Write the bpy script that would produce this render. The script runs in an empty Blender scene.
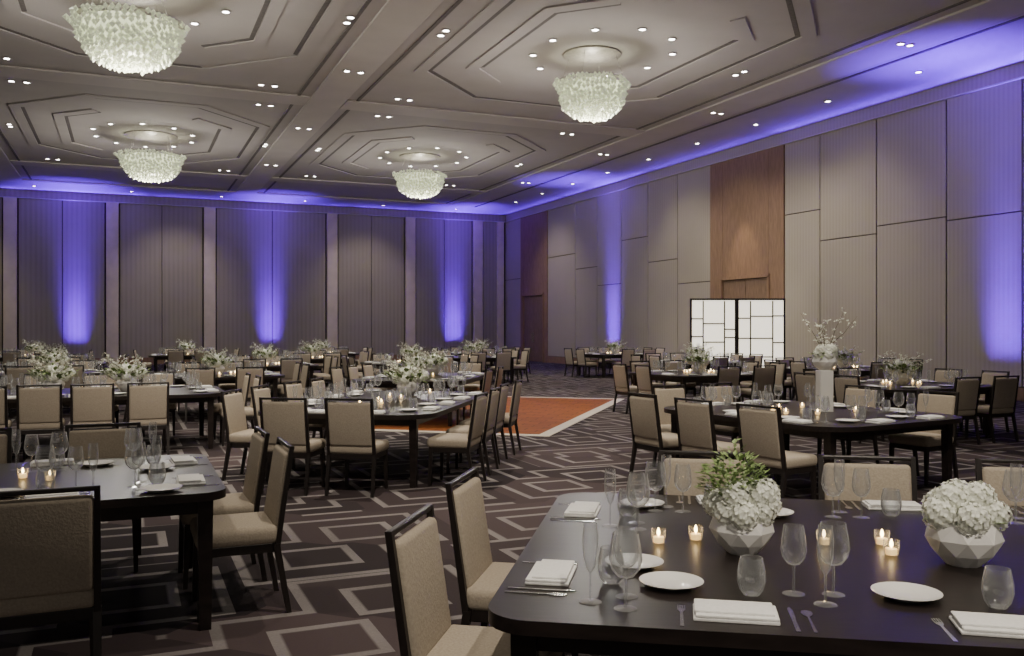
import bpy, bmesh, math, random
from mathutils import Matrix, Vector
random.seed(7)
C = bpy.context.scene.collection
R = math.radians
YAW = R(23.2); F = 900.0; EYE = 1.62
FW = Vector((math.sin(YAW), math.cos(YAW), 0)); RT = Vector((math.cos(YAW), -math.sin(YAW), 0))
def cam(lat, d, z=0):
    p = FW*d + RT*lat; return Vector((p.x, p.y, z))
CEIL = 7.5; XW = 18.2; YB = 43.3; XL = -14.0; YN = -6.0

# ------------------------------------------------------------------ materials
def nt(name):
    m = bpy.data.materials.new(name); m.use_nodes = True
    n = m.node_tree; return m, n.nodes, n.links, n.nodes['Principled BSDF']
def mat(name, col, rough=.5, metal=0, var=.2, scale=12, bump=0, emit=None, es=0, stretch=(1,1,1), spec=.5):
    m, N, L, P = nt(name)
    tc = N.new('ShaderNodeTexCoord'); mp = N.new('ShaderNodeMapping'); mp.inputs['Scale'].default_value = stretch
    no = N.new('ShaderNodeTexNoise'); no.inputs['Scale'].default_value = scale; no.inputs['Detail'].default_value = 4
    L.new(tc.outputs['Object'], mp.inputs[0]); L.new(mp.outputs[0], no.inputs['Vector'])
    cr = N.new('ShaderNodeValToRGB')
    lo = [max(0, c*(1-var)) for c in col]; hi = [min(1, c*(1+var)) for c in col]
    cr.color_ramp.elements[0].color = (*lo, 1); cr.color_ramp.elements[1].color = (*hi, 1)
    cr.color_ramp.elements[0].position = .3; cr.color_ramp.elements[1].position = .7
    L.new(no.outputs['Fac'], cr.inputs[0]); L.new(cr.outputs[0], P.inputs['Base Color'])
    P.inputs['Roughness'].default_value = rough; P.inputs['Metallic'].default_value = metal
    P.inputs['Specular IOR Level'].default_value = spec
    if bump:
        b = N.new('ShaderNodeBump'); b.inputs['Strength'].default_value = bump; b.inputs['Distance'].default_value = .01
        L.new(no.outputs['Fac'], b.inputs['Height']); L.new(b.outputs[0], P.inputs['Normal'])
    if emit:
        P.inputs['Emission Color'].default_value = (*emit, 1); P.inputs['Emission Strength'].default_value = es
    return m
def ribbed(name, col, axis, freq, depth=.25, rough=.8, bump=.3):
    m, N, L, P = nt(name)
    tc = N.new('ShaderNodeTexCoord'); w = N.new('ShaderNodeTexWave'); w.bands_direction = axis
    w.inputs['Scale'].default_value = freq; w.inputs['Distortion'].default_value = .4; w.inputs['Detail'].default_value = 1
    L.new(tc.outputs['Object'], w.inputs['Vector'])
    no = N.new('ShaderNodeTexNoise'); no.inputs['Scale'].default_value = .8; L.new(tc.outputs['Object'], no.inputs['Vector'])
    ad = N.new('ShaderNodeMath'); ad.operation = 'MULTIPLY_ADD'; ad.inputs[1].default_value = .6
    L.new(w.outputs['Fac'], ad.inputs[0]); L.new(no.outputs['Fac'], ad.inputs[2])
    cr = N.new('ShaderNodeValToRGB')
    cr.color_ramp.elements[0].color = (*[c*(1-depth) for c in col], 1); cr.color_ramp.elements[1].color = (*[c*(1+depth) for c in col], 1)
    cr.color_ramp.elements[0].position = .25; cr.color_ramp.elements[1].position = 1
    L.new(ad.outputs[0], cr.inputs[0]); L.new(cr.outputs[0], P.inputs['Base Color']); P.inputs['Roughness'].default_value = rough
    P.inputs['Specular IOR Level'].default_value = .2
    b = N.new('ShaderNodeBump'); b.inputs['Strength'].default_value = bump; b.inputs['Distance'].default_value = .02
    L.new(w.outputs['Fac'], b.inputs['Height']); L.new(b.outputs[0], P.inputs['Normal'])
    return m
def carpet():
    m, N, L, P = nt('patterned_carpet')
    tc = N.new('ShaderNodeTexCoord')
    v = N.new('ShaderNodeTexVoronoi'); v.voronoi_dimensions = '2D'; v.distance = 'CHEBYCHEV'
    v.inputs['Scale'].default_value = .9; v.inputs['Randomness'].default_value = .95
    L.new(tc.outputs['Object'], v.inputs['Vector'])
    mu = N.new('ShaderNodeMath'); mu.operation = 'MULTIPLY'; mu.inputs[1].default_value = 4.0; L.new(v.outputs['Distance'], mu.inputs[0])
    fr = N.new('ShaderNodeMath'); fr.operation = 'FRACT'; L.new(mu.outputs[0], fr.inputs[0])
    gt = N.new('ShaderNodeMapRange'); gt.inputs['From Min'].default_value = .74; gt.inputs['From Max'].default_value = .80; L.new(fr.outputs[0], gt.inputs['Value'])
    no = N.new('ShaderNodeTexNoise'); no.inputs['Scale'].default_value = 60; L.new(tc.outputs['Object'], no.inputs['Vector'])
    n3 = N.new('ShaderNodeTexNoise'); n3.inputs['Scale'].default_value = 1.1; L.new(tc.outputs['Object'], n3.inputs['Vector'])
    sep = N.new('ShaderNodeSeparateColor'); L.new(v.outputs['Color'], sep.inputs[0])
    base = N.new('ShaderNodeMix'); base.data_type = 'RGBA'
    base.inputs['A'].default_value = (.026, .021, .023, 1); base.inputs['B'].default_value = (.078, .058, .060, 1)
    L.new(sep.outputs[0], base.inputs['Factor'])
    nn = N.new('ShaderNodeMath'); nn.operation = 'MULTIPLY_ADD'; nn.inputs[1].default_value = .5; nn.inputs[2].default_value = .02
    L.new(no.outputs['Fac'], nn.inputs[0])
    n4 = N.new('ShaderNodeMath'); n4.operation = 'MULTIPLY_ADD'; n4.inputs[1].default_value = 1.0; L.new(n3.outputs['Fac'], n4.inputs[0]); L.new(nn.outputs[0], n4.inputs[2])
    f2 = N.new('ShaderNodeMath'); f2.operation = 'MULTIPLY'; f2.use_clamp = True; L.new(gt.outputs[0], f2.inputs[0]); L.new(n4.outputs[0], f2.inputs[1])
    mx = N.new('ShaderNodeMix'); mx.data_type = 'RGBA'; mx.inputs['B'].default_value = (.245, .225, .22, 1)
    L.new(f2.outputs[0], mx.inputs['Factor']); L.new(base.outputs['Result'], mx.inputs['A'])
    L.new(mx.outputs['Result'], P.inputs['Base Color']); P.inputs['Roughness'].default_value = .95
    P.inputs['Specular IOR Level'].default_value = .1
    b = N.new('ShaderNodeBump'); b.inputs['Strength'].default_value = .3; b.inputs['Distance'].default_value = .005
    L.new(no.outputs['Fac'], b.inputs['Height']); L.new(b.outputs[0], P.inputs['Normal'])
    return m
def parquet():
    m, N, L, P = nt('rust_parquet')
    tc = N.new('ShaderNodeTexCoord'); br = N.new('ShaderNodeTexBrick')
    br.inputs['Scale'].default_value = 1.1; br.inputs['Color1'].default_value = (.29, .097, .026, 1); br.inputs['Color2'].default_value = (.215, .07, .020, 1)
    br.inputs['Mortar'].default_value = (.09, .03, .012, 1); br.inputs['Mortar Size'].default_value = .01
    L.new(tc.outputs['Object'], br.inputs['Vector']); L.new(br.outputs['Color'], P.inputs['Base Color'])
    P.inputs['Roughness'].default_value = .55; P.inputs['Specular IOR Level'].default_value = .12
    return m
def glass():
    m, N, L, P = nt('clear_glass'); out = N['Material Output']; N.remove(P)
    tr = N.new('ShaderNodeBsdfTransparent'); tr.inputs[0].default_value = (.95, .96, .97, 1)
    gl = N.new('ShaderNodeBsdfGlossy'); gl.inputs['Roughness'].default_value = .08
    df = N.new('ShaderNodeBsdfTranslucent'); df.inputs[0].default_value = (.95, .95, .95, 1)
    d2 = N.new('ShaderNodeBsdfDiffuse'); d2.inputs[0].default_value = (.9, .9, .9, 1)
    lw = N.new('ShaderNodeLayerWeight'); lw.inputs['Blend'].default_value = .45
    ma = N.new('ShaderNodeMath'); ma.operation = 'MULTIPLY_ADD'; ma.inputs[1].default_value = .8; ma.inputs[2].default_value = .08
    L.new(lw.outputs['Facing'], ma.inputs[0])
    m1 = N.new('ShaderNodeMixShader'); m1.inputs[0].default_value = .5; L.new(df.outputs[0], m1.inputs[1]); L.new(d2.outputs[0], m1.inputs[2])
    m2 = N.new('ShaderNodeMixShader'); m2.inputs[0].default_value = .5; L.new(gl.outputs[0], m2.inputs[1]); L.new(m1.outputs[0], m2.inputs[2])
    mx = N.new('ShaderNodeMixShader'); L.new(ma.outputs[0], mx.inputs[0]); L.new(tr.outputs[0], mx.inputs[1]); L.new(m2.outputs[0], mx.inputs[2])
    L.new(mx.outputs[0], out.inputs[0]); return m

MT = dict(
 fabric=mat('tan_fabric', (.41, .355, .285), .9, var=.1, scale=90, bump=.25, spec=.1),
 wood=mat('black_stained_wood', (.016, .012, .011), .38, var=.3, scale=8, stretch=(6, 6, 1)),
 table=mat('espresso_table_wood', (.018, .013, .012), .36, var=.35, scale=6, stretch=(1, 10, 4), spec=.35),
 china=mat('white_china', (.84, .84, .82), .2, var=.02),
 linen=mat('white_linen', (.86, .86, .85), .9, var=.05, scale=70, bump=.3),
 steel=mat('brushed_steel', (.6, .6, .6), .22, 1, var=.1, scale=40),
 glass=glass(),
 wax=mat('candle_wax', (.9, .70, .40), .5, emit=(1, .62, .22), es=1.5),
 flame=mat('candle_flame', (1, .8, .4), .5, emit=(1, .68, .30), es=26),
 petal=mat('white_petal', (.85, .87, .79), .6, var=.08, scale=30),
 blossom=mat('cream_blossom', (.60, .61, .52), .7, var=.15, scale=30),
 leaf=mat('green_leaf', (.24, .34, .12), .55, var=.4, scale=25),
 twig=mat('brown_twig', (.12, .10, .06), .8),
 stone=mat('white_ceramic', (.90, .89, .87), .45, var=.02, scale=9),
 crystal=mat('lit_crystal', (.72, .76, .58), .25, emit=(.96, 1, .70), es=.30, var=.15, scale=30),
 glow=mat('lamp_glow', (1, .98, .8), .5, emit=(.97, 1, .68), es=.95),
 chrome=mat('satin_nickel', (.42, .39, .36), .45, .3),
 lens=mat('downlight_lens', (1, 1, .95), .4, emit=(1, .96, .90), es=40),
 trimring=mat('downlight_trim', (.45, .42, .41), .4),
 ceil=mat('ceiling_plaster', (.48, .447, .435), .85, var=.04, scale=1.2),
 beam=mat('beam_plaster', (.56, .522, .495), .8, var=.04, scale=1.2),
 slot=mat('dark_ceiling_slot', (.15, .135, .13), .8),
 wallr=ribbed('taupe_wallcovering', (.40, .365, .305), 'Y', 2.6, .07, bump=.05),
 wallbase=mat('dark_wall_gap', (.06, .05, .045), .9),
 brown=mat('brown_wood_panel', (.27, .175, .115), .6, var=.15, scale=5, stretch=(4, 4, .6), spec=.2),
 door=mat('door_wood', (.20, .135, .095), .55, var=.2, scale=5, stretch=(4, 4, .6), spec=.25),
 wallb=ribbed('pleated_taupe_wallcovering', (.33, .30, .25), 'X', 1.6, .09, bump=.07),
 pil=mat('pale_pilaster', (.64, .565, .455), .7, var=.08, scale=2),
 carpet=carpet(), parquet=parquet(),
 strip=mat('pale_edge_strip', (.62, .56, .47), .5, var=.06),
 black=mat('black_housing', (.02, .02, .02), .5),
 violet=mat('violet_lens', (.3, .1, 1), .4, emit=(.2, .02, 1), es=2),
 paper=mat('backlit_paper', (.9, .9, .86), .8, var=.03, scale=3, emit=(1, .91, .72), es=1.5),
)

# ------------------------------------------------------------------ mesh builder
class MB:
    def __init__(s): s.bm = bmesh.new()
    def box(s, c, d, rot=None, bevel=0, seg=2):
        m = Matrix.Translation(Vector(c)) @ (rot.to_4x4() if rot else Matrix.Identity(4)) @ Matrix.Diagonal((*d, 1))
        g = bmesh.ops.create_cube(s.bm, size=1, matrix=m)
        if bevel:
            e = list({e for v in g['verts'] for e in v.link_edges})
            bmesh.ops.bevel(s.bm, geom=e, offset=bevel, segments=seg, affect='EDGES', profile=.5)
        return s
    def bar(s, p0, p1, w0, w1):
        vs = []
        for p, w in ((p0, w0), (p1, w1)):
            h = w/2
            for dx, dy in ((-h,-h),(h,-h),(h,h),(-h,h)): vs.append(s.bm.verts.new((p[0]+dx, p[1]+dy, p[2])))
        s._skin(vs, 4); return s
    def _skin(s, vs, n):
        f = s.bm.faces.new
        for i in range(n):
            j = (i+1) % n; f((vs[i], vs[j], vs[n+j], vs[n+i]))
        f(vs[:n][::-1]); f(vs[n:])
    def tube(s, p0, p1, r0, r1, n=8):
        p0 = Vector(p0); p1 = Vector(p1); q = (p1-p0).to_track_quat('Z', 'Y'); vs = []
        for p, r in ((p0, r0), (p1, r1)):
            for i in range(n):
                a = 2*math.pi*i/n; vs.append(s.bm.verts.new(p + q @ Vector((r*math.cos(a), r*math.sin(a), 0))))
        s._skin(vs, n); return s
    def lathe(s, prof, n=20, c=(0,0,0), phase=0):
        rings = []
        for k, (r, z) in enumerate(prof):
            if r < 1e-5: rings.append([s.bm.verts.new((c[0], c[1], c[2]+z))])
            else: rings.append([s.bm.verts.new((c[0]+r*math.cos(2*math.pi*(i+phase*k)/n), c[1]+r*math.sin(2*math.pi*(i+phase*k)/n), c[2]+z)) for i in range(n)])
        for a, b in zip(rings, rings[1:]):
            for i in range(n):
                j = (i+1) % n
                if len(a) == 1 and len(b) == 1: continue
                if len(a) == 1: s.bm.faces.new((a[0], b[j], b[i]))
                elif len(b) == 1: s.bm.faces.new((a[i], a[j], b[0]))
                elif phase: s.bm.faces.new((a[i], a[j], b[i])); s.bm.faces.new((a[j], b[j], b[i]))
                else: s.bm.faces.new((a[i], a[j], b[j], b[i]))
        return s
    def prism(s, pts, z0, z1):
        n = len(pts); vs = [s.bm.verts.new((x, y, z0)) for x, y in pts] + [s.bm.verts.new((x, y, z1)) for x, y in pts]
        s._skin(vs, n); return s
    def ring(s, outer, inner, z0, z1, skip=()):
        n = len(outer)
        for i in range(n):
            if i in skip: continue
            j = (i+1) % n
            s.prism([outer[i], outer[j], inner[j], inner[i]], z0, z1)
        bmesh.ops.remove_doubles(s.bm, verts=s.bm.verts, dist=.0005)
        return s
    def poly(s, pts): s.bm.faces.new([s.bm.verts.new(p) for p in pts]); return s
    def mesh(s, name, m, smooth=True, ang=40, fix=True):
        if fix: bmesh.ops.recalc_face_normals(s.bm, faces=s.bm.faces)
        me = bpy.data.meshes.new(name); s.bm.to_mesh(me); s.bm.free()
        me.materials.append(MT[m])
        if smooth:
            me.polygons.foreach_set('use_smooth', [True]*len(me.polygons)); me.set_sharp_from_angle(angle=R(ang))
        return me

def obj(name, me, parent=None, loc=(0,0,0), rz=0):
    o = bpy.data.objects.new(name, me); C.objects.link(o); o.location = loc; o.rotation_euler = (0, 0, rz)
    if parent: o.parent = parent
    return o
def tag(o, label, cat, group=None):
    n = len(label.split())
    if n > 16 or n < 4: print('LABEL LENGTH', n, label)
    o['label'] = label; o['category'] = cat
    if group: o['group'] = group
    return o
def thing(name, label, cat, loc, rz=0, group=None, parts=()):
    o = tag(obj(name, None, None, loc, rz), label, cat, group)
    for pn, me in parts: obj(pn, me, o)
    return o
def struct(name, me, loc=(0,0,0)):
    o = obj(name, me, None, loc); o['kind'] = 'structure'; return o

# ------------------------------------------------------------------ room
WT = 7.12   # top of the wall panels
struct('floor', MB().box(((XL+XW)/2, (YN+YB)/2, -.05), (XW-XL, YB-YN, .1)).mesh('floor', 'carpet', False))
ceiling = struct('ceiling', MB().box(((XL+XW)/2, (YN+YB)/2, CEIL+.1), (XW-XL, YB-YN, .2)).mesh('ceiling', 'ceil', False))
wr = struct('wall_right', MB().box((XW+.1, (YN+YB)/2, CEIL/2), (.2, YB-YN, CEIL)).mesh('wall_right', 'wallbase', False))
wb = struct('wall_back', MB().box(((XL+XW)/2, YB+.1, CEIL/2), (XW-XL, .2, CEIL)).mesh('wall_back', 'wallbase', False))
ys = [-6, -2.2, 1.8, 5.8, 7.8, 9.8, 11.8, 13.8, 15.8, 18, 20.1, 21.6]
ys2 = [25.3, 27.3, 29.3, 31.3, 33.3, 35.3, 38.1]
cuts = [4.15, 3.1, 5.2, 4.15, 4.25, 3.0, 5.3, 4.2, 4.3, 4.1, 5.0, 3.2, 4.1, 5.1, 3.4, 4.2, 4.9, 4.1, 3.3]
k = 0
for L_ in (ys, ys2, [41.2, 43.28]):
    for y0, y1 in zip(L_, L_[1:]):
        c = cuts[k]; k += 1
        for z0, z1 in ((.32, c-.012), (c+.012, WT)):
            obj('wall_panel', MB().box((XW-.025, (y0+y1)/2, (z0+z1)/2), (.05, y1-y0-.035, z1-z0), bevel=.008, seg=1).mesh('wall_panel', 'wallr', False), wr)
for y0, y1 in ((-6, 21.6), (25.3, 38.1), (41.2, 43.28)):
    obj('baseboard', MB().box((XW-.03, (y0+y1)/2, .15), (.06, y1-y0, .3), bevel=.01).mesh('baseboard', 'brown', False), wr)
obj('cornice', MB().box((XW-.06, (YN+YB)/2, WT+.015), (.12, YB-YN, .03), bevel=.008).mesh('cornice', 'beam', False), wr)
obj('cornice', MB().box(((XL+XW)/2-.06, YB-.06, WT+.015), (XW-XL-.12, .12, .03), bevel=.008).mesh('cornice', 'beam', False), wb)
obj('frieze', MB().box((XW-.01, (YN+YB)/2, (WT+.04+CEIL)/2), (.02, YB-YN, CEIL-WT-.04)).mesh('frieze', 'wallr', False), wr)
obj('frieze', MB().box(((XL+XW)/2-.02, YB-.01, (WT+.04+CEIL)/2), (XW-XL-.04, .02, CEIL-WT-.04)).mesh('frieze', 'wallb', False), wb)
for i, (y0, y1) in enumerate(((21.6, 25.3), (38.1, 41.2))):
    ym = (y0+y1)/2; dw = 1.15
    m = MB()
    for a, b, z0, z1 in ((y0, ym-dw, 0, WT), (ym+dw, y1, 0, WT), (ym-dw, ym+dw, 3.2, WT)):
        m.box((XW-.04, (a+b)/2, (z0+z1)/2), (.08, b-a-.01, z1-z0))
    obj('wood_portal', m.mesh('wood_portal', 'brown', False), wr)
    d = struct('door_%d' % (i+1), MB().box((XW-.03, ym-dw/2, 1.59), (.05, dw-.02, 3.16), bevel=.01).box((XW-.03, ym+dw/2, 1.59), (.05, dw-.02, 3.16), bevel=.01).mesh('door_leaf', 'door', False))
    obj('door_frame', MB().box((XW-.07, ym-dw-.04, 1.62), (.14, .08, 3.24)).box((XW-.07, ym+dw+.04, 1.62), (.14, .08, 3.24)).box((XW-.07, ym, 3.24), (.14, 2*dw+.16, .1)).mesh('door_frame', 'brown', False), d)
    for s in (-1, 1):
        obj('door_handle', MB().tube((XW-.11, ym+s*.08, .9), (XW-.11, ym+s*.08, 1.4), .015, .015).mesh('door_handle', 'steel'), d)
px = [-14, -12.4, -8.45, -4.5, -.56, 3.5, 9.1, 13, 16.6, 18.0]
for a, b in zip(px, px[1:]):
    w = b-a-.6
    n = 2 if w > 2.5 else 1
    for i in range(n):
        obj('wall_panel', MB().box((a+.3+w*(i+.5)/n, YB-.03, (WT+.3)/2), (w/n-.03, .06, WT-.3), bevel=.01, seg=1).mesh('wall_panel', 'wallb', False), wb)
for x in px[1:-1]:
    obj('pilaster', MB().box((x, YB-.1, WT/2), (.5, .2, WT), bevel=.02).mesh('pilaster', 'pil', False), wb)
obj('pilaster', MB().box((17.85, YB-.1, WT/2), (.36, .2, WT), bevel=.02).mesh('pilaster', 'pil', False), wb)
obj('baseboard', MB().box(((XL+XW)/2-.1, YB-.05, .15), (XW-XL-.3, .1, .3)).mesh('baseboard', 'brown', False), wb)
# ceiling beams and trays: shallow
BX = [(-13.2, .7), (-4.15, .8), (4.75, .9), (14.7, 1.1)]; BY = [(-2, .8), (10.6, .8), (23.4, .9), (36.2, .8)]
BD = .055
for x, w in BX:
    obj('beam', MB().box((x, (YN+YB-2.5)/2, CEIL-BD/2), (w, YB-YN-2.5, BD), bevel=.02).mesh('beam', 'beam', False), ceiling)
    for s in (-1, 1):
        obj('beam_groove', MB().box((x+s*(w/2+.30), (YN+YB-2.5)/2, CEIL-.01), (.07, YB-YN-2.5, .03)).mesh('beam_groove', 'slot', False), ceiling)
for y, w in BY:
    for (xa, wa), (xb, wb_) in zip(BX, BX[1:]):
        a = xa+wa/2+.01; b = xb-wb_/2-.01
        obj('beam', MB().box(((a+b)/2, y, CEIL-BD*.46), (b-a, w, BD*.92), bevel=.02).mesh('beam', 'beam', False), ceiling)
obj('soffit', MB().box(((XL+14.9)/2, YB-2.9, CEIL-.03), (14.9-XL, .5, .06), bevel=.02).mesh('soffit', 'beam', False), ceiling)
def octo(cx, cy, hx, hy, ch):
    return [(cx-hx+ch, cy-hy), (cx+hx-ch, cy-hy), (cx+hx, cy-hy+ch), (cx+hx, cy+hy-ch), (cx+hx-ch, cy+hy), (cx-hx+ch, cy+hy), (cx-hx, cy+hy-ch), (cx-hx, cy-hy+ch)]
CH = [(.05, 16.9), (9.2, 17.1), (.7, 29.6), (9.25, 29.6)]
TRAYS = [(.3, 17.0), (9.4, 17.0), (.5, 29.7), (9.4, 29.7), (-8.6, 17), (-8.6, 29.7)]
for cx, cy in TRAYS:
    for hx, hy, ch, w, t, mm, nm, sk in ((3.35, 4.7, 1.9, .26, .03, 'ceil', 'tray_step', ()), (3.08, 4.43, 1.8, .09, .012, 'slot', 'tray_groove', (3, 7)), (2.35, 3.1, 1.0, .26, .03, 'ceil', 'tray_step', (0, 4)), (2.08, 2.83, .9, .09, .012, 'slot', 'tray_groove', (1, 5, 0, 4))):
        obj(nm, MB().ring(octo(cx, cy, hx, hy, ch), octo(cx, cy, hx-w, hy-w, ch-w*.42), CEIL-t, CEIL+.01, sk).mesh(nm, mm, False), ceiling)

# ------------------------------------------------------------------ chandeliers
def chandelier_parts(K):
    P = []; Z = -.20; ZS = .84
    def zz_(z): return Z-.40+(z+.40)*ZS
    P.append(('canopy', MB().lathe([(0, 0), (.95*K, 0), (.95*K, -.03), (.8*K, -.06), (.5*K, -.075), (0, -.08)], 32).mesh('canopy', 'chrome')))
    P.append(('ring_frame', MB().lathe([(1.16*K, Z-.40), (1.16*K, Z-.42), (1.04*K, Z-.42), (1.04*K, Z-.40), (1.16*K, Z-.40)], 36).mesh('ring_frame', 'chrome')))
    for i in range(4):
        a = math.pi*(i+.5)/2; P.append(('suspension_wire', MB().tube((.78*K*math.cos(a), .78*K*math.sin(a), -.05), (1.08*K*math.cos(a), 1.08*K*math.sin(a), Z-.41), .005, .005, 6).mesh('suspension_wire', 'chrome')))
    def tier(prof, n, rows, rnd, h, w):
        m = MB()
        for j in range(rows):
            t = j/(rows-1); i0 = t*(len(prof)-1); q = min(int(i0), len(prof)-2); f = i0-q
            r = (prof[q][0]*(1-f)+prof[q+1][0]*f)*K; z = zz_(prof[q][1]*(1-f)+prof[q+1][1]*f)
            nn = max(7, int(n*r/prof[0][0]/K))
            for i in range(nn):
                a = 2*math.pi*(i+.5*(j % 2))/nn; rr = r*(1+rnd.uniform(-.08, .08)); zz = z+rnd.uniform(-.035, .035)
                cx, cy = rr*math.cos(a), rr*math.sin(a); ww = w*rnd.uniform(.8, 1.3)
                b = m.bm.verts
                top = b.new((cx, cy, zz+h)); bot = b.new((cx, cy, zz-h))
                mid = [b.new((cx+ww*math.cos(a+k*math.pi/2), cy+ww*math.sin(a+k*math.pi/2), zz)) for k in range(4)]
                for k in range(4):
                    m.bm.faces.new((mid[k], mid[(k+1) % 4], top)); m.bm.faces.new((mid[(k+1) % 4], mid[k], bot))
        return m
    rnd = random.Random(3)
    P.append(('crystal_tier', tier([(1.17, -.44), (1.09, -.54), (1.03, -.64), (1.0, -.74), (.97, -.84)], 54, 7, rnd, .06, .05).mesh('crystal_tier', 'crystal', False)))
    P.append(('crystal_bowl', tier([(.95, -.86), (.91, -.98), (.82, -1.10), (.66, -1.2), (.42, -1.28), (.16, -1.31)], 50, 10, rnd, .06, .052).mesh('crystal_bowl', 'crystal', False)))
    P.append(('lamp_core', MB().lathe([(0, zz_(-.43)), (.94*K, zz_(-.46)), (.92*K, zz_(-.8)), (.82*K, zz_(-1.02)), (.56*K, zz_(-1.2)), (0, zz_(-1.27))], 28).mesh('lamp_core', 'glow')))
    return P
CN = ['large crystal bowl chandelier hanging nearest, cut by the top left edge', 'crystal bowl chandelier hanging nearest on the right, before the brown portal', 'crystal bowl chandelier hanging far at left near the back wall', 'smaller looking crystal chandelier hanging far at centre near the back corner']
CPS = {kk: chandelier_parts(kk) for kk in (.78, .66, .80, .74)}
for (x, y), l, kk in zip(CH, CN, (.78, .66, .80, .74)):
    thing('chandelier', l, 'chandelier', (x, y, CEIL), 0, 'crystal chandeliers', CPS[kk])
# downlights
DT = MB().lathe([(.06, 0), (.10, 0), (.105, -.012), (.065, -.02), (.06, 0)], 18).mesh('trim', 'trimring')
DL = MB().lathe([(0, -.008), (.062, -.008)], 14).mesh('lens', 'lens', False)
def downlight(x, y, z, l):
    thing('downlight', l, 'ceiling light', (x, y, z), 0, 'recessed ceiling downlights', (('trim', DT), ('lens', DL)))
TN = ['left front', 'right front', 'left rear', 'right rear']
for (x, y), t in zip(TRAYS, TN):
    for i in range(10):
        a = R(36*i+15); downlight(x+1.45*math.cos(a), y+1.75*math.sin(a), CEIL-.002, 'small round downlight in the inner tray circling the %s chandelier' % t)
    for sx in (-1, 1):
        for sy in (-1, 1):
            for o in (-.16, .16):
                downlight(x+sx*2.85+o, y+sy*5.35, CEIL-.002, 'paired round downlight at the outer tray corners of the %s chandelier' % t)
        for o in (-.16, .16): downlight(x+sx*3.6, y+o, CEIL-.002, 'paired round downlight beside the tray of the %s chandelier' % t)
    for sy in (-1, 1):
        for o in (-.16, .16):
            downlight(4.75+o if x < 4 else 14.7+o*.8, y+sy*3.2, CEIL-BD-.002, 'paired round downlight on the beam right of the %s chandelier' % t)
ORD = ['first', 'second', 'third', 'fourth', 'fifth', 'sixth', 'seventh', 'eighth', 'ninth', 'tenth', 'eleventh', 'twelfth']
for i in range(10):
    downlight(16.7, 12.4+2.9*i, CEIL-.002, 'round downlight in violet ceiling along the right wall, %s from front' % ORD[i])
for i in range(6):
    downlight(-3.5+3.7*i, YB-1.3, CEIL-.002, 'round downlight in violet ceiling along the back wall, %s from left' % ORD[i])

# ------------------------------------------------------------------ uplighters
m = MB().box((0, 0, .12), (.86, .2, .16), bevel=.015)
for s in (-1, 1): m.box((s*.3, 0, .02), (.08, .24, .04))
UB = m.mesh('housing', 'black', False)
UL = MB().box((0, 0, .203), (.8, .14, .006)).mesh('lens', 'violet', False)
def spot(loc, tgt, energy, col, ang, blend=.6, rad=.06, name='lamp'):
    l = bpy.data.lights.new(name, 'SPOT'); l.energy = energy; l.color = col; l.spot_size = R(ang); l.spot_blend = blend; l.shadow_soft_size = rad
    o = bpy.data.objects.new(name, l); C.objects.link(o); o.location = loc
    o.rotation_euler = (Vector(tgt)-Vector(loc)).to_track_quat('-Z', 'Y').to_euler(); return o
def area(c, xa, d, sx, sy, e, col, name, spread=180):
    l = bpy.data.lights.new(name, 'AREA'); l.shape = 'RECTANGLE'; l.size = sx; l.size_y = sy; l.energy = e; l.color = col; l.spread = R(spread)
    o = bpy.data.objects.new(name, l); C.objects.link(o); o.location = c
    za = -Vector(d).normalized(); xa = Vector(xa); ya = za.cross(xa)
    o.rotation_euler = Matrix((xa, ya, za)).transposed().to_euler(); return o
VI = (.12, 0, 1)
UPS = [(-2.0, 'b', 'black uplighter washing the back wall violet, leftmost'), (6.2, 'b', 'black uplighter washing the back wall violet, middle one'), (15.3, 'b', 'black uplighter washing the back wall violet beside the far corner'), (31.9, 'r', 'black uplighter washing the right wall violet, farther one'), (14.2, 'r', 'black uplighter washing the right wall violet at the right edge')]
for v, w, l in UPS:
    x, y = (v, YB-.45) if w == 'b' else (XW-.42, v)
    thing('uplighter', l, 'uplight', (x, y, 0), 0 if w == 'b' else R(90), 'violet uplighters', (('housing', UB), ('lens', UL)))
    xa = (1, 0, 0) if w == 'b' else (0, 1, 0)
    T = lambda t: (0, t, 1) if w == 'b' else (t, 0, 1)
    q = {14.2: .6, 31.9: .66}.get(v, .85)
    area((x, y, .22), xa, T(.2), .8, .14, 46*q, VI, 'violet_bar', 32)
    area((x, y, .225), xa, T(.085), .8, .14, 42*q, VI, 'violet_bar', 20)
    area((x, y, .23), xa, T(-.2), .8, .14, {14.2: 170, 31.9: 100}.get(v, 140), VI, 'violet_ceiling_beam', 36)
for y0, y1, e in ((6, 14, 80), (14, 22, 60), (22, 29, 30), (29, 36, 48), (36, 43, 36)):  # added strips, spreading the uplights' violet glow along the right ceiling edge
    area((XW-.07, (y0+y1)/2, WT+.06), (0, 1, 0), (-1, 0, .8), y1-y0-.3, .06, e, VI, 'violet_edge_fill', 110)
for x0, x1, e in ((-14, -5, 60), (-5, 1, 60), (1, 10, 48), (10, 18, 52)):  # same added violet fill along the back ceiling edge
    area(((x0+x1)/2, YB-.07, WT+.06), (1, 0, 0), (0, -1, .8), x1-x0-.3, .06, e, VI, 'violet_edge_fill', 110)

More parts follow.
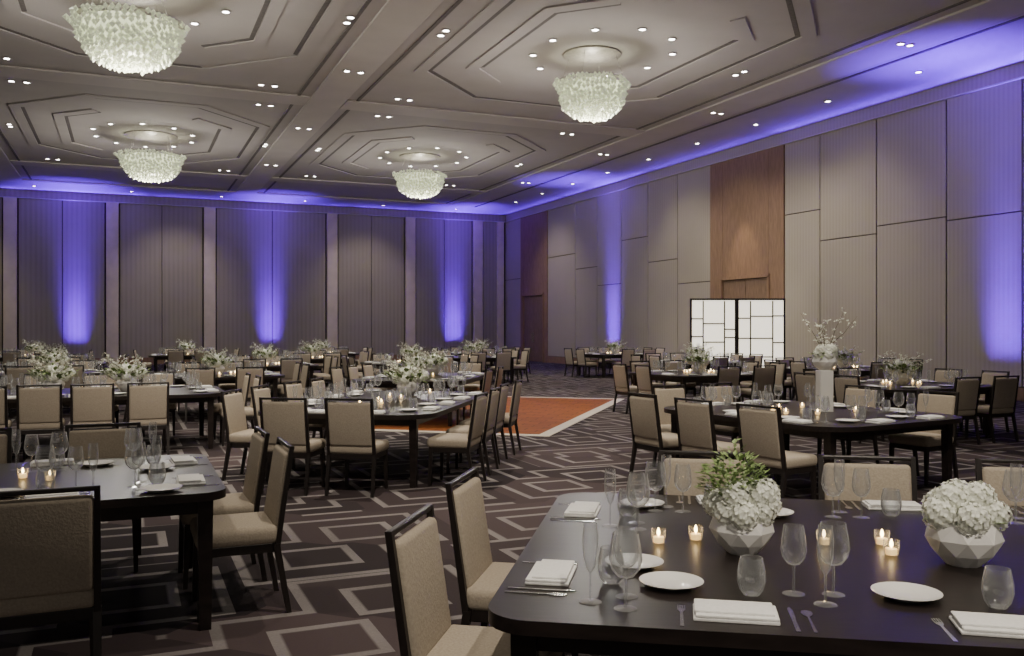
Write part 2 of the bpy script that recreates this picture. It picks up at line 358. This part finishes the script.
# ------------------------------------------------------------------ dance floor and screens
ang = YAW + R(15.8)
bx = Vector((math.cos(ang), -math.sin(ang), 0)); by = Vector((math.sin(ang), math.cos(ang), 0))
cn = cam(.55, 13.4); WD, LD = 4.8, 7.4
ctr = cn - bx*WD/2 + by*LD/2
df = thing('dance_floor', 'orange brown parquet dance floor with pale edging laid on the carpet', 'dance floor', (ctr.x, ctr.y, 0), -ang)
obj('parquet', MB().box((0, 0, .003), (WD-.4, LD-.4, .006)).mesh('parquet', 'parquet', False), df)
def rect(hx, hy): return [(-hx, -hy), (hx, -hy), (hx, hy), (-hx, hy)]
obj('edge_strip', MB().ring(rect(WD/2, LD/2), rect(WD/2-.2, LD/2-.2), 0, .007).mesh('edge_strip', 'strip', False), df)

def screen(px0, px1, d, h, label, seedv):
    lat = ((px0+px1)/2-512)/F*d; w = (px1-px0)/F*d; p = cam(lat, d)
    t = thing('folding_screen', label, 'screen', (p.x, p.y, 0), -YAW, 'backlit white screens')
    obj('lit_panel', MB().box((0, 0, h/2+.03), (w-.05, .03, h-.1)).mesh('lit_panel', 'paper', False), t)
    m = MB()
    for s in (-1, 1): m.box((s*(w/2-.025), 0, h/2), (.05, .08, h))
    m.box((0, 0, h-.025), (w-.10, .08, .05)); m.box((0, 0, .06), (w-.10, .08, .12))
    obj('frame', m.mesh('frame', 'wood', False), t)
    m = MB(); r = random.Random(seedv)
    for x in (-.22, .24): m.box((x*w, -.022, h/2+.03), (.034, .03, h-.2))
    for x0, x1 in ((-.47, -.22), (-.22, .24), (.24, .47)):
        for zz in (.25, .5, .72): m.box(((x0+x1)/2*w, -.022, (zz+r.uniform(-.09, .09))*h), ((x1-x0)*w, .03, .034))
    obj('lattice', m.mesh('lattice', 'wood', False), t)
screen(690, 736.3, 25.3, 2.45, 'backlit white lattice screen on the left, before the right wall', 1)
screen(736.7, 785, 25.3, 2.45, 'backlit white lattice screen on the right, beside the brown portal', 5)

# ------------------------------------------------------------------ chair
rake = Matrix.Rotation(R(8.5), 3, 'X')
CHAIR = [('seat', MB().box((0, .005, .447), (.485, .46, .105), bevel=.04, seg=4).mesh('seat', 'fabric')),
 ('backrest', MB().box((0, -.244, .692), (.438, .052, .43), rot=rake, bevel=.024, seg=3).mesh('backrest', 'fabric')),
 ('apron', MB().box((0, 0, .375), (.445, .42, .055), bevel=.006).mesh('apron', 'wood', False))]
m = MB()
for s in (-1, 1): m.bar((s*.231, -.203, .36), (s*.231, -.287, .945), .03, .024)
m.box((0, -.287, .934), (.486, .026, .022), bevel=.006)
CHAIR.append(('back_frame', m.mesh('back_frame', 'wood', False)))
for s in (-1, 1):
    CHAIR.append(('leg', MB().bar((s*.205, .195, .39), (s*.21, .21, 0), .04, .026).mesh('leg', 'wood', False)))
    CHAIR.append(('leg', MB().bar((s*.23, -.2, .40), (s*.232, -.27, 0), .037, .028).mesh('leg', 'wood', False)))

# ------------------------------------------------------------------ tableware
PLATE = MB().lathe([(0, .006), (.062, .006), (.072, .012), (.105, .018), (.108, .021), (.1, .018), (.065, .003), (.06, 0), (0, 0)], 28).mesh('bread_plate', 'china')
m = MB().box((0, 0, .005), (.25, .15, .010), bevel=.004).box((.003, -.004, .0145), (.242, .138, .010), bevel=.004).box((-.004, .008, .023), (.235, .12, .008), bevel=.0035)
NAPKIN = m.mesh('napkin', 'linen')
m = MB().prism([(-.006, -.1), (.006, -.1), (.004, .03), (.012, .05), (.012, .066), (-.012, .066), (-.012, .05), (-.004, .03)], 0, .003)
for i in range(4): m.box((-.0105+.007*i, .083, .0015), (.0035, .036, .003))
FORK = m.mesh('fork', 'steel', False)
KNIFE = MB().prism([(-.007, -.11), (.007, -.11), (.006, 0), (.009, .02), (.009, .09), (.002, .12), (-.006, .10), (-.005, 0)], 0, .0035).mesh('knife', 'steel', False)
SPOON = MB().prism([(-.005, -.1), (.005, -.1), (.003, .04), (.012, .055), (.018, .075), (.014, .098), (0, .106), (-.014, .098), (-.018, .075), (-.012, .055), (-.003, .04)], 0, .0035).mesh('spoon', 'steel', False)
GP_B = [(.004, .095), (.02, .1), (.036, .12), (.042, .145), (.039, .18), (.032, .225)]
def wine_parts(n, g=GP_B):
    return [('bowl', MB().lathe(g, n).mesh('bowl', 'glass', fix=False)), ('stem', MB().lathe([(.005, .004), (.004, .05), (.005, .097)], max(6, n//3)).mesh('stem', 'glass', fix=False)), ('foot', MB().lathe([(0, .006), (.01, .005), (.036, .002), (.036, 0), (0, 0)], n).mesh('foot', 'glass', fix=False))]
WINE = wine_parts(22)
GG = [(.004, .095), (.026, .102), (.045, .125), (.052, .155), (.048, .19), (.040, .235)]
GOBLET = wine_parts(22, GG)
FG = [(.004, .095), (.014, .11), (.024, .15), (.026, .2), (.022, .25)]
FLUTE = wine_parts(16, FG)
def glass1(name, g): return MB().lathe([(0, 0), (.035, 0), (.033, .003), (.006, .006), (.005, .05), (.006, .095)]+g[1:], 12).mesh(name, 'glass', fix=False)
WINE1 = glass1('wine_glass', GP_B); FLUTE1 = glass1('champagne_flute', FG); GOBLET1 = glass1('goblet', GG)
TUMB = MB().lathe([(0, .004), (.026, .004), (.038, .02), (.046, .05), (.045, .08), (.036, .125), (.035, .125), (.044, .08), (.045, .05), (.037, .022), (.025, .008), (0, .008)], 20).mesh('water_glass', 'glass', fix=False)
TUMB1 = MB().lathe([(0, .003), (.028, .003), (.042, .05), (.034, .115)], 10).mesh('water_glass', 'glass', fix=False)
VOT = [('cup', MB().lathe([(0, .002), (.024, .002), (.029, .028), (.030, .058)], 16).mesh('cup', 'glass', fix=False)),
       ('candle', MB().lathe([(0, .004), (.021, .004), (.022, .026), (.012, .029), (0, .027)], 14).mesh('candle', 'wax')),
       ('flame', MB().lathe([(0, .028), (.006, .037), (.007, .045), (.004, .056), (0, .064)], 8).mesh('flame', 'flame'))]
def bloom(r, n, seedv):
    m = MB(); rn = random.Random(seedv)
    bmesh.ops.create_icosphere(m.bm, subdivisions=2, radius=r*.84)
    for i in range(n):
        z = 1-2*(i+.5)/n; a = i*2.39996; q = math.sqrt(1-z*z); nrm = Vector((q*math.cos(a), q*math.sin(a), z*.9)).normalized()
        u = nrm.orthogonal().normalized(); v = nrm.cross(u); ph = rn.uniform(0, 1.5); s = r*rn.uniform(.24, .31); c = nrm*r*rn.uniform(.88, 1.0)
        for k in range(4):
            d = u*math.cos(ph+k*math.pi/2)+v*math.sin(ph+k*math.pi/2); e = nrm.cross(d)
            m.poly([c, c+d*s*.55+e*s*.42+nrm*s*.12, c+d*s+nrm*s*.22, c+d*s*.55-e*s*.42+nrm*s*.12])
    return m.mesh('bloom', 'petal', False, fix=False)
BL = [bloom(.062, 56, i) for i in range(3)]
def leaves(n, rad, z0, z1, ln, seedv, bias=(0, 0)):
    m = MB(); rn = random.Random(seedv)
    for i in range(n):
        a = rn.uniform(0, 6.283); r = rad*math.sqrt(rn.random()); h = 1-.6*(r/rad)
        b = Vector((r*math.cos(a)+bias[0], r*math.sin(a)+bias[1], z0+(z1-z0)*rn.random()*h))
        d = Vector((math.cos(a), math.sin(a), rn.uniform(-.3, 1.1))).normalized(); s = d.cross(Vector((0, 0, 1))).normalized(); l = ln*rn.uniform(.6, 1.3); up = s.cross(d)
        m.poly([b, b+d*l*.5+s*l*.3+up*l*.06, b+d*l, b+d*l*.5-up*l*.02]); m.poly([b, b+d*l*.5-up*l*.02, b+d*l, b+d*l*.5-s*l*.3+up*l*.06])
    return m.mesh('foliage', 'leaf', False, fix=False)
FBOWL = MB().lathe([(0, 0), (.06, 0), (.105, .045), (.135, .10), (.115, .16), (.10, .16), (.115, .10), (.09, .06), (0, .05)], 9, phase=.5).mesh('bowl', 'stone', False)
LEAF_A = leaves(520, .13, .24, .47, .034, 4, (-.035, .03)); LEAF_B = leaves(40, .1, .16, .22, .07, 9); LEAF_C = leaves(120, .24, .16, .36, .075, 11)
def sprig(seedv, n, h, spread, z0, per=4):
    m = MB(); f = MB(); rn = random.Random(seedv)
    for i in range(n):
        p = Vector((0, 0, z0)); a = 6.283*i/n+rn.uniform(-.4, .4); sp = spread*rn.uniform(.5, 1.2); d = Vector((math.cos(a)*sp, math.sin(a)*sp, 1)).normalized()
        hh = h*rn.uniform(.75, 1.15)
        for k in range(5):
            q = p+d*hh/5; m.tube(p, q, .006-.001*k, .005-.001*k, 5)
            for j in range(per):
                c = p.lerp(q, rn.random())+Vector((rn.uniform(-.035, .035), rn.uniform(-.035, .035), rn.uniform(-.02, .03)))
                for e in range(3):
                    u = Vector((rn.uniform(-1, 1), rn.uniform(-1, 1), rn.uniform(-1, 1))).normalized(); v = u.orthogonal().normalized(); s = .015
                    f.poly([c, c+u*s+v*s*.6, c+u*s*2, c+u*s-v*s*.6])
            p = q; d = (d+Vector((rn.uniform(-.25, .25), rn.uniform(-.25, .25), rn.uniform(-.15, .05)))).normalized()
    return m.mesh('branch', 'twig', False), f.mesh('blossom', 'blossom', False, fix=False)
SP1 = sprig(2, 10, .38, 1.2, .14, 6); SP2 = sprig(5, 7, .52, .4, .55, 3)
def flowers(loc, label, style, rz=0, sc=1):
    t = thing('flower_bowl', label, 'flower centerpiece', loc, rz, 'floral centerpieces', (('bowl', FBOWL),))
    t.scale = (sc, sc, sc)
    rn = random.Random(int(loc[0]*50+loc[1]*77))
    if style == 'green': sp = [(-.06, -.06, .18), (.07, -.06, .185), (0, -.11, .175), (-.1, .02, .2), (.1, .02, .2), (.03, 0, .25), (-.03, -.07, .245), (.07, -.05, .25), (.1, .06, .24)]; lf = LEAF_A
    elif style == 'white': sp = [(-.09, -.04, .19), (.09, -.03, .19), (0, -.095, .185), (-.06, .07, .2), (.07, .07, .2), (-.045, -.01, .24), (.05, 0, .245), (0, .06, .24)]; lf = LEAF_B
    else: sp = [(-.12, -.04, .19), (.12, -.03, .19), (0, -.12, .185), (-.09, .1, .2), (.09, .09, .2), (-.06, -.01, .27), (.07, 0, .265), (0, .06, .28), (-.18, .03, .22), (.18, .04, .23), (.02, -.06, .25)]; lf = LEAF_C
    for i, p in enumerate(sp): obj('bloom', BL[i % 3], t, p, rn.uniform(0, 6))
    obj('foliage', lf, t)
    if style == 'branch': obj('branch', SP1[0], t); obj('blossom', SP1[1], t)
    return t

# ------------------------------------------------------------------ tables
SIDE = {'near': ((0, 1), (1, 0)), 'far': ((0, -1), (-1, 0)), 'left': ((1, 0), (0, -1)), 'right': ((-1, 0), (0, 1))}
LAY_F = dict(plate=(-.19, .44), wine=(.2, .42), water=(.06, .37), flute=(.28, .31), goblet=(.33, .43), spoon=(.215, .13))
LAY = dict(plate=(-.25, .33), wine=(.1, .44), water=(-.04, .34), flute=(.19, .34), goblet=(-.05, .46))
def rrect(W, D, r, n=8):
    pts = []
    for cx, cy, a0 in ((W/2-r, D/2-r, 0), (-W/2+r, D/2-r, 90), (-W/2+r, -D/2+r, 180), (W/2-r, -D/2+r, 270)):
        for i in range(n+1):
            a = R(a0+90*i/n); pts.append((cx+r*math.cos(a), cy+r*math.sin(a)))
    return pts
def banquet(phrase, tlabel, c, W, D, rz, chairs, settings=None, lod=1, out=.12, jit=.04, flow=None, votives=None, lay=LAY, outs={}, rad=.4, ins=.21):
    M = Matrix.Translation((c[0], c[1], 0)) @ Matrix.Rotation(rz, 4, 'Z')
    T = thing('banquet_table', tlabel, 'table', (c[0], c[1], 0), rz, 'dark banquet tables')
    obj('tabletop', MB().prism(rrect(W, D, rad), .705, .75).mesh('tabletop', 'table', True, 30), T)
    m = MB()
    for s in (-1, 1): m.box((0, s*(D/2-ins), .665), (W-2*ins, .03, .08)); m.box((s*(W/2-ins), 0, .665), (.03, D-2*ins, .08))
    obj('apron', m.mesh('apron', 'table', False), T)
    for sx in (-1, 1):
        for sy in (-1, 1): obj('leg', MB().bar((sx*(W/2-ins), sy*(D/2-ins), .705), (sx*(W/2-ins), sy*(D/2-ins), 0), .08, .06).mesh('leg', 'table', False), T)
    def spots(side, v):
        if isinstance(v, int):
            ln = W if side in ('near', 'far') else D; sp = min(.8, (ln-.1)/v); return [(i-(v-1)/2)*sp for i in range(v)]
        return v
    def words(side, i, n): return '%s side, %s from %s' % (side, ORD[i], 'left' if side in ('near', 'far') else 'front')
    for side, v in chairs.items():
        inn, _ = SIDE[side]; L = sorted(spots(side, v))
        for i, s in enumerate(L):
            o = outs.get(side, out)+random.uniform(-.02, .05)
            lx, ly = (s, -inn[1]*(D/2+o)) if side in ('near', 'far') else (-inn[0]*(W/2+o), s)
            p = M @ Vector((lx, ly, 0)); a = math.atan2(-inn[0], inn[1])+rz+random.uniform(-jit, jit)
            thing('dining_chair', 'tan padded chair, %s, at %s' % (words(side, i, len(L)), phrase), 'chair', (p.x, p.y, 0), a, 'chairs around the banquet tables', CHAIR)
    for side, v in {**chairs, **(settings or {})}.items():
        inn, rt = SIDE[side]; L = sorted(spots(side, v))
        for i, s in enumerate(L):
            e = Vector((s, -inn[1]*D/2, 0)) if side in ('near', 'far') else Vector((-inn[0]*W/2, s, 0))
            a = math.atan2(-inn[0], inn[1])+rz; w = words(side, i, len(L))
            def put(r, t, j=.006):
                p = e+Vector((rt[0], rt[1], 0))*(r+random.uniform(-j, j))+Vector((inn[0], inn[1], 0))*(t+random.uniform(-j, j)); q = M @ p; return (q.x, q.y, .75)
            tag(obj('napkin', NAPKIN, None, put(0, .16), a+random.uniform(-.1, .1)), 'folded white napkin, %s, on %s' % (w, phrase), 'napkin', 'folded napkins')
            tag(obj('bread_plate', PLATE, None, put(*lay['plate'])), 'white bread plate, %s, on %s' % (w, phrase), 'plate', 'bread plates')
            if lod > 1:
                tag(obj('fork', FORK, None, put(-.165, .125, .003), a), 'silver dinner fork, %s, on %s' % (w, phrase), 'fork', 'dinner forks')
                tag(obj('knife', KNIFE, None, put(.165, .14, .003), a), 'silver dinner knife, %s, on %s' % (w, phrase), 'knife', 'dinner knives')
                thing('wine_glass', 'stemmed wine glass, %s, on %s' % (w, phrase), 'glass', put(*lay['wine']), 0, 'stemmed wine glasses', WINE)
                thing('champagne_flute', 'slim champagne flute, %s, on %s' % (w, phrase), 'glass', put(*lay['flute']), 0, 'champagne flutes', FLUTE)
                tag(obj('water_glass', TUMB, None, put(*lay['water'])), 'stemless water glass, %s, on %s' % (w, phrase), 'glass', 'stemless water glasses')
                thing('goblet', 'wide stemmed goblet, %s, on %s' % (w, phrase), 'glass', put(*lay['goblet']), 0, 'wide stemmed goblets', GOBLET)
                if 'spoon' in lay:
                    tag(obj('spoon', SPOON, None, put(*lay['spoon'], .003), a), 'silver dinner spoon, %s, on %s' % (w, phrase), 'spoon', 'dinner spoons')
            else:
                tag(obj('wine_glass', WINE1, None, put(*lay['wine'])), 'stemmed wine glass, %s, on %s' % (w, phrase), 'glass', 'stemmed wine glasses')
                tag(obj('champagne_flute', FLUTE1, None, put(*lay['flute'])), 'slim champagne flute, %s, on %s' % (w, phrase), 'glass', 'champagne flutes')
                tag(obj('water_glass', TUMB1, None, put(*lay['water'])), 'stemless water glass, %s, on %s' % (w, phrase), 'glass', 'stemless water glasses')
                tag(obj('goblet', GOBLET1, None, put(*lay['goblet'])), 'wide stemmed goblet, %s, on %s' % (w, phrase), 'glass', 'wide stemmed goblets')
    if votives is None: votives = [(-.34, -.08), (-.24, .14), (.24, -.14), (.34, .08), (.02, -.28), (0, .29)]
    for i, (x, y) in enumerate(sorted(votives)):
        p = M @ Vector((x, y, .75)); thing('votive_candle', 'lit votive candle in glass, %s from left, on %s' % (ORD[i], phrase), 'candle', p, 0, 'lit votive candles', VOT)
    if flow:
        for x, y, st, l in flow:
            p = M @ Vector((x, y, .75)); flowers(p, l, st, rz, {'branch': 1.12, 'green': .93, 'white': 1}[st])
    return M

th = -(YAW+R(9.8))
def rot2(lat, d): p = cam(lat, d); return (p.x, p.y)
banquet('the foreground table at bottom right', 'large dark wood banquet table in the right foreground with two flower bowls', rot2(1.60, 3.48), 3.08, 2.12, th,
        {'left': [-.60, .32], 'far': [-.79, .05, .83]}, {'near': [-.78, -.03, .74], 'left': [-.57, .55], 'far': [-.71, .09, .87], 'right': [-.18, .6]}, 2, -.03, .04,
        [(-.70, -.11, 'green', 'faceted white bowl of white blooms and tall greenery, left on foreground table'), (.09, -.15, 'white', 'faceted white bowl heaped with white blooms, right on foreground table')],
        [(-1.02, -.015), (-.87, .065), (-.366, .07), (-.136, .11), (-.14, -.06)], LAY_F, {'left': .06}, .15, .12)
banquet('the front table at left edge', 'dark wood banquet table in the left foreground cut by the edge', (-.85, 5.8), 2.7, 1.6, 0,
        {'near': [-.22, .50], 'right': [-.35, .35], 'far': [-.1, .7]}, {'near': [-.25, .5], 'right': [-.4, .4], 'far': [-.35, .42]}, 2, .05, .03, None,
        [(-.3, .1), (.05, -.1), (.3, .1), (.45, -.05)], LAY, {'near': .42}, .14, .11)
banquet('the central table beside the aisle', 'long dark banquet table at centre left beside the open aisle', rot2(-1.5, 10.75), 1.95, 3.4, th,
        {'near': [-.36, .30], 'right': 4, 'left': 4}, {'near': [-.25, .34], 'right': [-1.0, -.28, .46, 1.2], 'left': [-1.0, -.3, .45, 1.2]}, 2, .12, .05, [(0, .9, 'branch', 'white flower bowl with sprigs on the central table beside the aisle')],
        [(-.12, -.6), (.1, -.5), (-.05, -.15), (.12, .2), (-.1, .45), (.2, 1.25)])
banquet('the table left of dance floor', 'dark banquet table with chairs standing just left of the dance floor', rot2(-1.55, 16.2), 1.95, 3.0, th,
        {'right': [-1.0, -.2], 'left': 3, 'far': 2}, {'right': 3}, 1, .12, .05,
        [(0, -.55, 'branch', 'white flower bowl with sprigs, front one on the table left of dance floor'), (0, .55, 'branch', 'white flower bowl with sprigs, rear one on the table left of dance floor')],
        [(-.1, -.1), (.12, .05), (-.15, .15), (.05, -.95)])
banquet('the second table back at left', 'dark banquet table standing behind the left foreground table', (-.35, 13.5), 3.2, 2.0, 0,
        {'near': [-1.18, -.6, -.02, .6], 'right': 2, 'left': 2, 'far': 3}, {'near': [-.9, -.2, .5], 'left': [-.25, .5]}, 2, .14, .03,
        [(.35, .05, 'branch', 'white flower bowl with sprigs, right one on the second table back at left'), (-.55, 0, 'branch', 'white flower bowl with sprigs, left one on the second table back at left')],
        [(-.85, .05), (-.2, .12), (-.1, -.12), (.68, -.02), (.02, .1)])
banquet('the table with white pedestal vase', 'dark banquet table at right carrying the white pedestal vase', (6.48, 7.4), 2.1, 2.5, R(7),
        {'left': 3, 'right': [-.5, .5], 'far': 2}, {'left': [-.7, .05, .8], 'right': 2, 'far': [-.25, .4], 'near': [-.22, .5]}, 2, .16, .05, None,
        [(-.38, -.1), (-.3, .15), (-.15, -.3), (.4, .08), (.42, -.3), (.3, .3), (-.05, .3)])
far = [
 ('the table behind the pedestal table', 'dark banquet table directly behind the pedestal vase table', (10.2, 14.6)),
 ('the table right of pedestal table', 'dark banquet table farther right behind the pedestal vase table', (11.0, 10.4)),
 ('the table by the right wall', 'dark banquet table below the tall right wall panels', (14.2, 15.0)),
 ('the table before the white screens', 'dark banquet table standing in front of the two white screens', (13.5, 19.4)),
 ('the table by far wall uplight', 'dark banquet table near the violet uplight on the right wall', (15.2, 26.6)),
 ('the table in the far corner', 'dark banquet table near the far corner past the dance floor', (11.5, 29.5)),
 ('the third table back at left', 'dark banquet table third back along the left of the room', (-1.3, 19.6)),
 ('the fourth table back at left', 'dark banquet table fourth back along the left of the room', (-1.6, 24.8)),
 ('the far table left of centre', 'dark banquet table in the far rows left of centre', (3.0, 21.8)),
 ('the far table at centre', 'dark banquet table in the far rows just behind the central tables', (6.6, 21.9)),
 ('the table behind the dance floor', 'dark banquet table standing just behind the dance floor', (9.6, 25.4)),
 ('the rear table third from left', 'dark banquet table along the back wall, third from left', (6.2, 31)),
 ('the rear table second from left', 'dark banquet table along the back wall, second from left', (1.8, 31)),
 ('the rear table first from left', 'dark banquet table along the back wall, first from left', (-2.6, 31)),
 ('the table between left and centre', 'dark banquet table standing between the left rows and the central tables', (1.55, 17.6)),
 ('the table mid way to back wall', 'dark banquet table mid way between centre rows and the back wall', (4.9, 26.2)),
]
for ph, l, c in far:
    banquet(ph, l, c, 2.3, 2.0, random.uniform(-.06, .06), {'near': 2, 'left': 2, 'right': 2, 'far': 2}, None, 1, .14, .07,
            [(0, 0, 'branch', 'white flower bowl with sprigs on %s' % ph)])
pv = thing('pedestal_vase', 'tall white pedestal vase with white blooms and long twigs', 'vase', (6.68, 7.33, .75), -.35, None,
  (('pillar', MB().box((0, 0, .215), (.14, .14, .43), bevel=.008).mesh('pillar', 'stone', False)), ('bowl', MB().lathe([(0, .43), (.05, .43), (.1, .47), (.13, .52), (.11, .57), (.09, .57), (.1, .5), (0, .48)], 9, phase=.5).mesh('bowl', 'stone', False)), ('branch', SP2[0]), ('blossom', SP2[1])))
for i, p in enumerate([(-.07, -.03, .6), (.07, -.02, .6), (0, -.08, .59), (.0, .07, .61), (0, 0, .65), (-.05, -.05, .64), (.05, -.05, .65)]): obj('bloom', BL[i % 3], pv, p)
lf = leaves(60, .12, .56, .68, .06, 12); obj('foliage', lf, pv)

# ------------------------------------------------------------------ lights
WARM = (1, .888, .735)
for x, y, e in ((2.6, 3.2, 950), (-1.2, 6.0, 430), (2.6, 9.6, 1250), (6.6, 7.4, 1000), (0, 13.0, 1000), (5.2, 15.0, 1200), (10.6, 12.4, 850), (0, 20.5, 950), (4.75, 21.8, 1000), (13.5, 19, 950), (9.6, 25, 900), (0, 31, 800), (6.2, 31, 800), (14.8, 27, 800), (8.6, 18.0, 900), (4.9, 26.2, 650)):
    spot((x, y, CEIL-.25), (x, y, 0), e, WARM, 80, .9, .06, 'downlight_spot')
# added fill lamps up at the ceiling, brightening the front tables and chair backs
spot((.8, -3.6, CEIL-.25), (2.8, 2.7, .85), 1900, WARM, 36, .8, .06, 'added_fill_spot')
spot((1.0, 3.0, CEIL-.25), (2.6, 10.4, .7), 1500, WARM, 44, .9, .06, 'added_fill_spot')
spot((-1.5, 5.0, CEIL-.25), (-.4, 12.8, .7), 1400, WARM, 46, .9, .06, 'added_fill_spot')
spot((3.4, 1.6, CEIL-.25), (6.4, 7.4, .9), 1300, WARM, 44, .9, .06, 'added_fill_spot')
for x, y in CH:
    l = bpy.data.lights.new('chandelier_lamp', 'POINT'); l.energy = 290; l.color = (1, .94, .82); l.shadow_soft_size = .3
    o = bpy.data.objects.new('chandelier_lamp', l); C.objects.link(o); o.location = (x, y, CEIL-1.95)
    l = bpy.data.lights.new('chandelier_top_lamp', 'POINT'); l.energy = 18; l.color = (1, .95, .82); l.shadow_soft_size = .1
    o = bpy.data.objects.new('chandelier_top_lamp', l); C.objects.link(o); o.location = (x, y, CEIL-.45)
for y in (8, 18.8, 21, 23.5, 26.5, 37):
    spot((14.0, y, CEIL-.2), (XW, y, 3.0), 340, WARM, 76, .9, .06, 'wall_washer')
for x in (-6.8, 2.0, 10.6):
    spot((x, 39.3, CEIL-.2), (x, YB, 3.0), 310, WARM, 70, .9, .06, 'wall_washer')
spot((XW-1.6, 23.45, CEIL-.2), (XW-.05, 23.45, 3.0), 420, (1, .78, .5), 30, .7, .05, 'door_spot')

w = bpy.data.worlds.new('World'); bpy.context.scene.world = w; w.use_nodes = True
w.node_tree.nodes['Background'].inputs[0].default_value = (1, .95, .86, 1); w.node_tree.nodes['Background'].inputs[1].default_value = .15

cd = bpy.data.cameras.new('Camera'); cd.sensor_width = 36; cd.lens = F/1024*36; cd.clip_end = 200
co = bpy.data.objects.new('Camera', cd); C.objects.link(co); co.location = (0, 0, EYE); co.rotation_euler = (R(90), 0, -YAW)
bpy.context.scene.camera = co
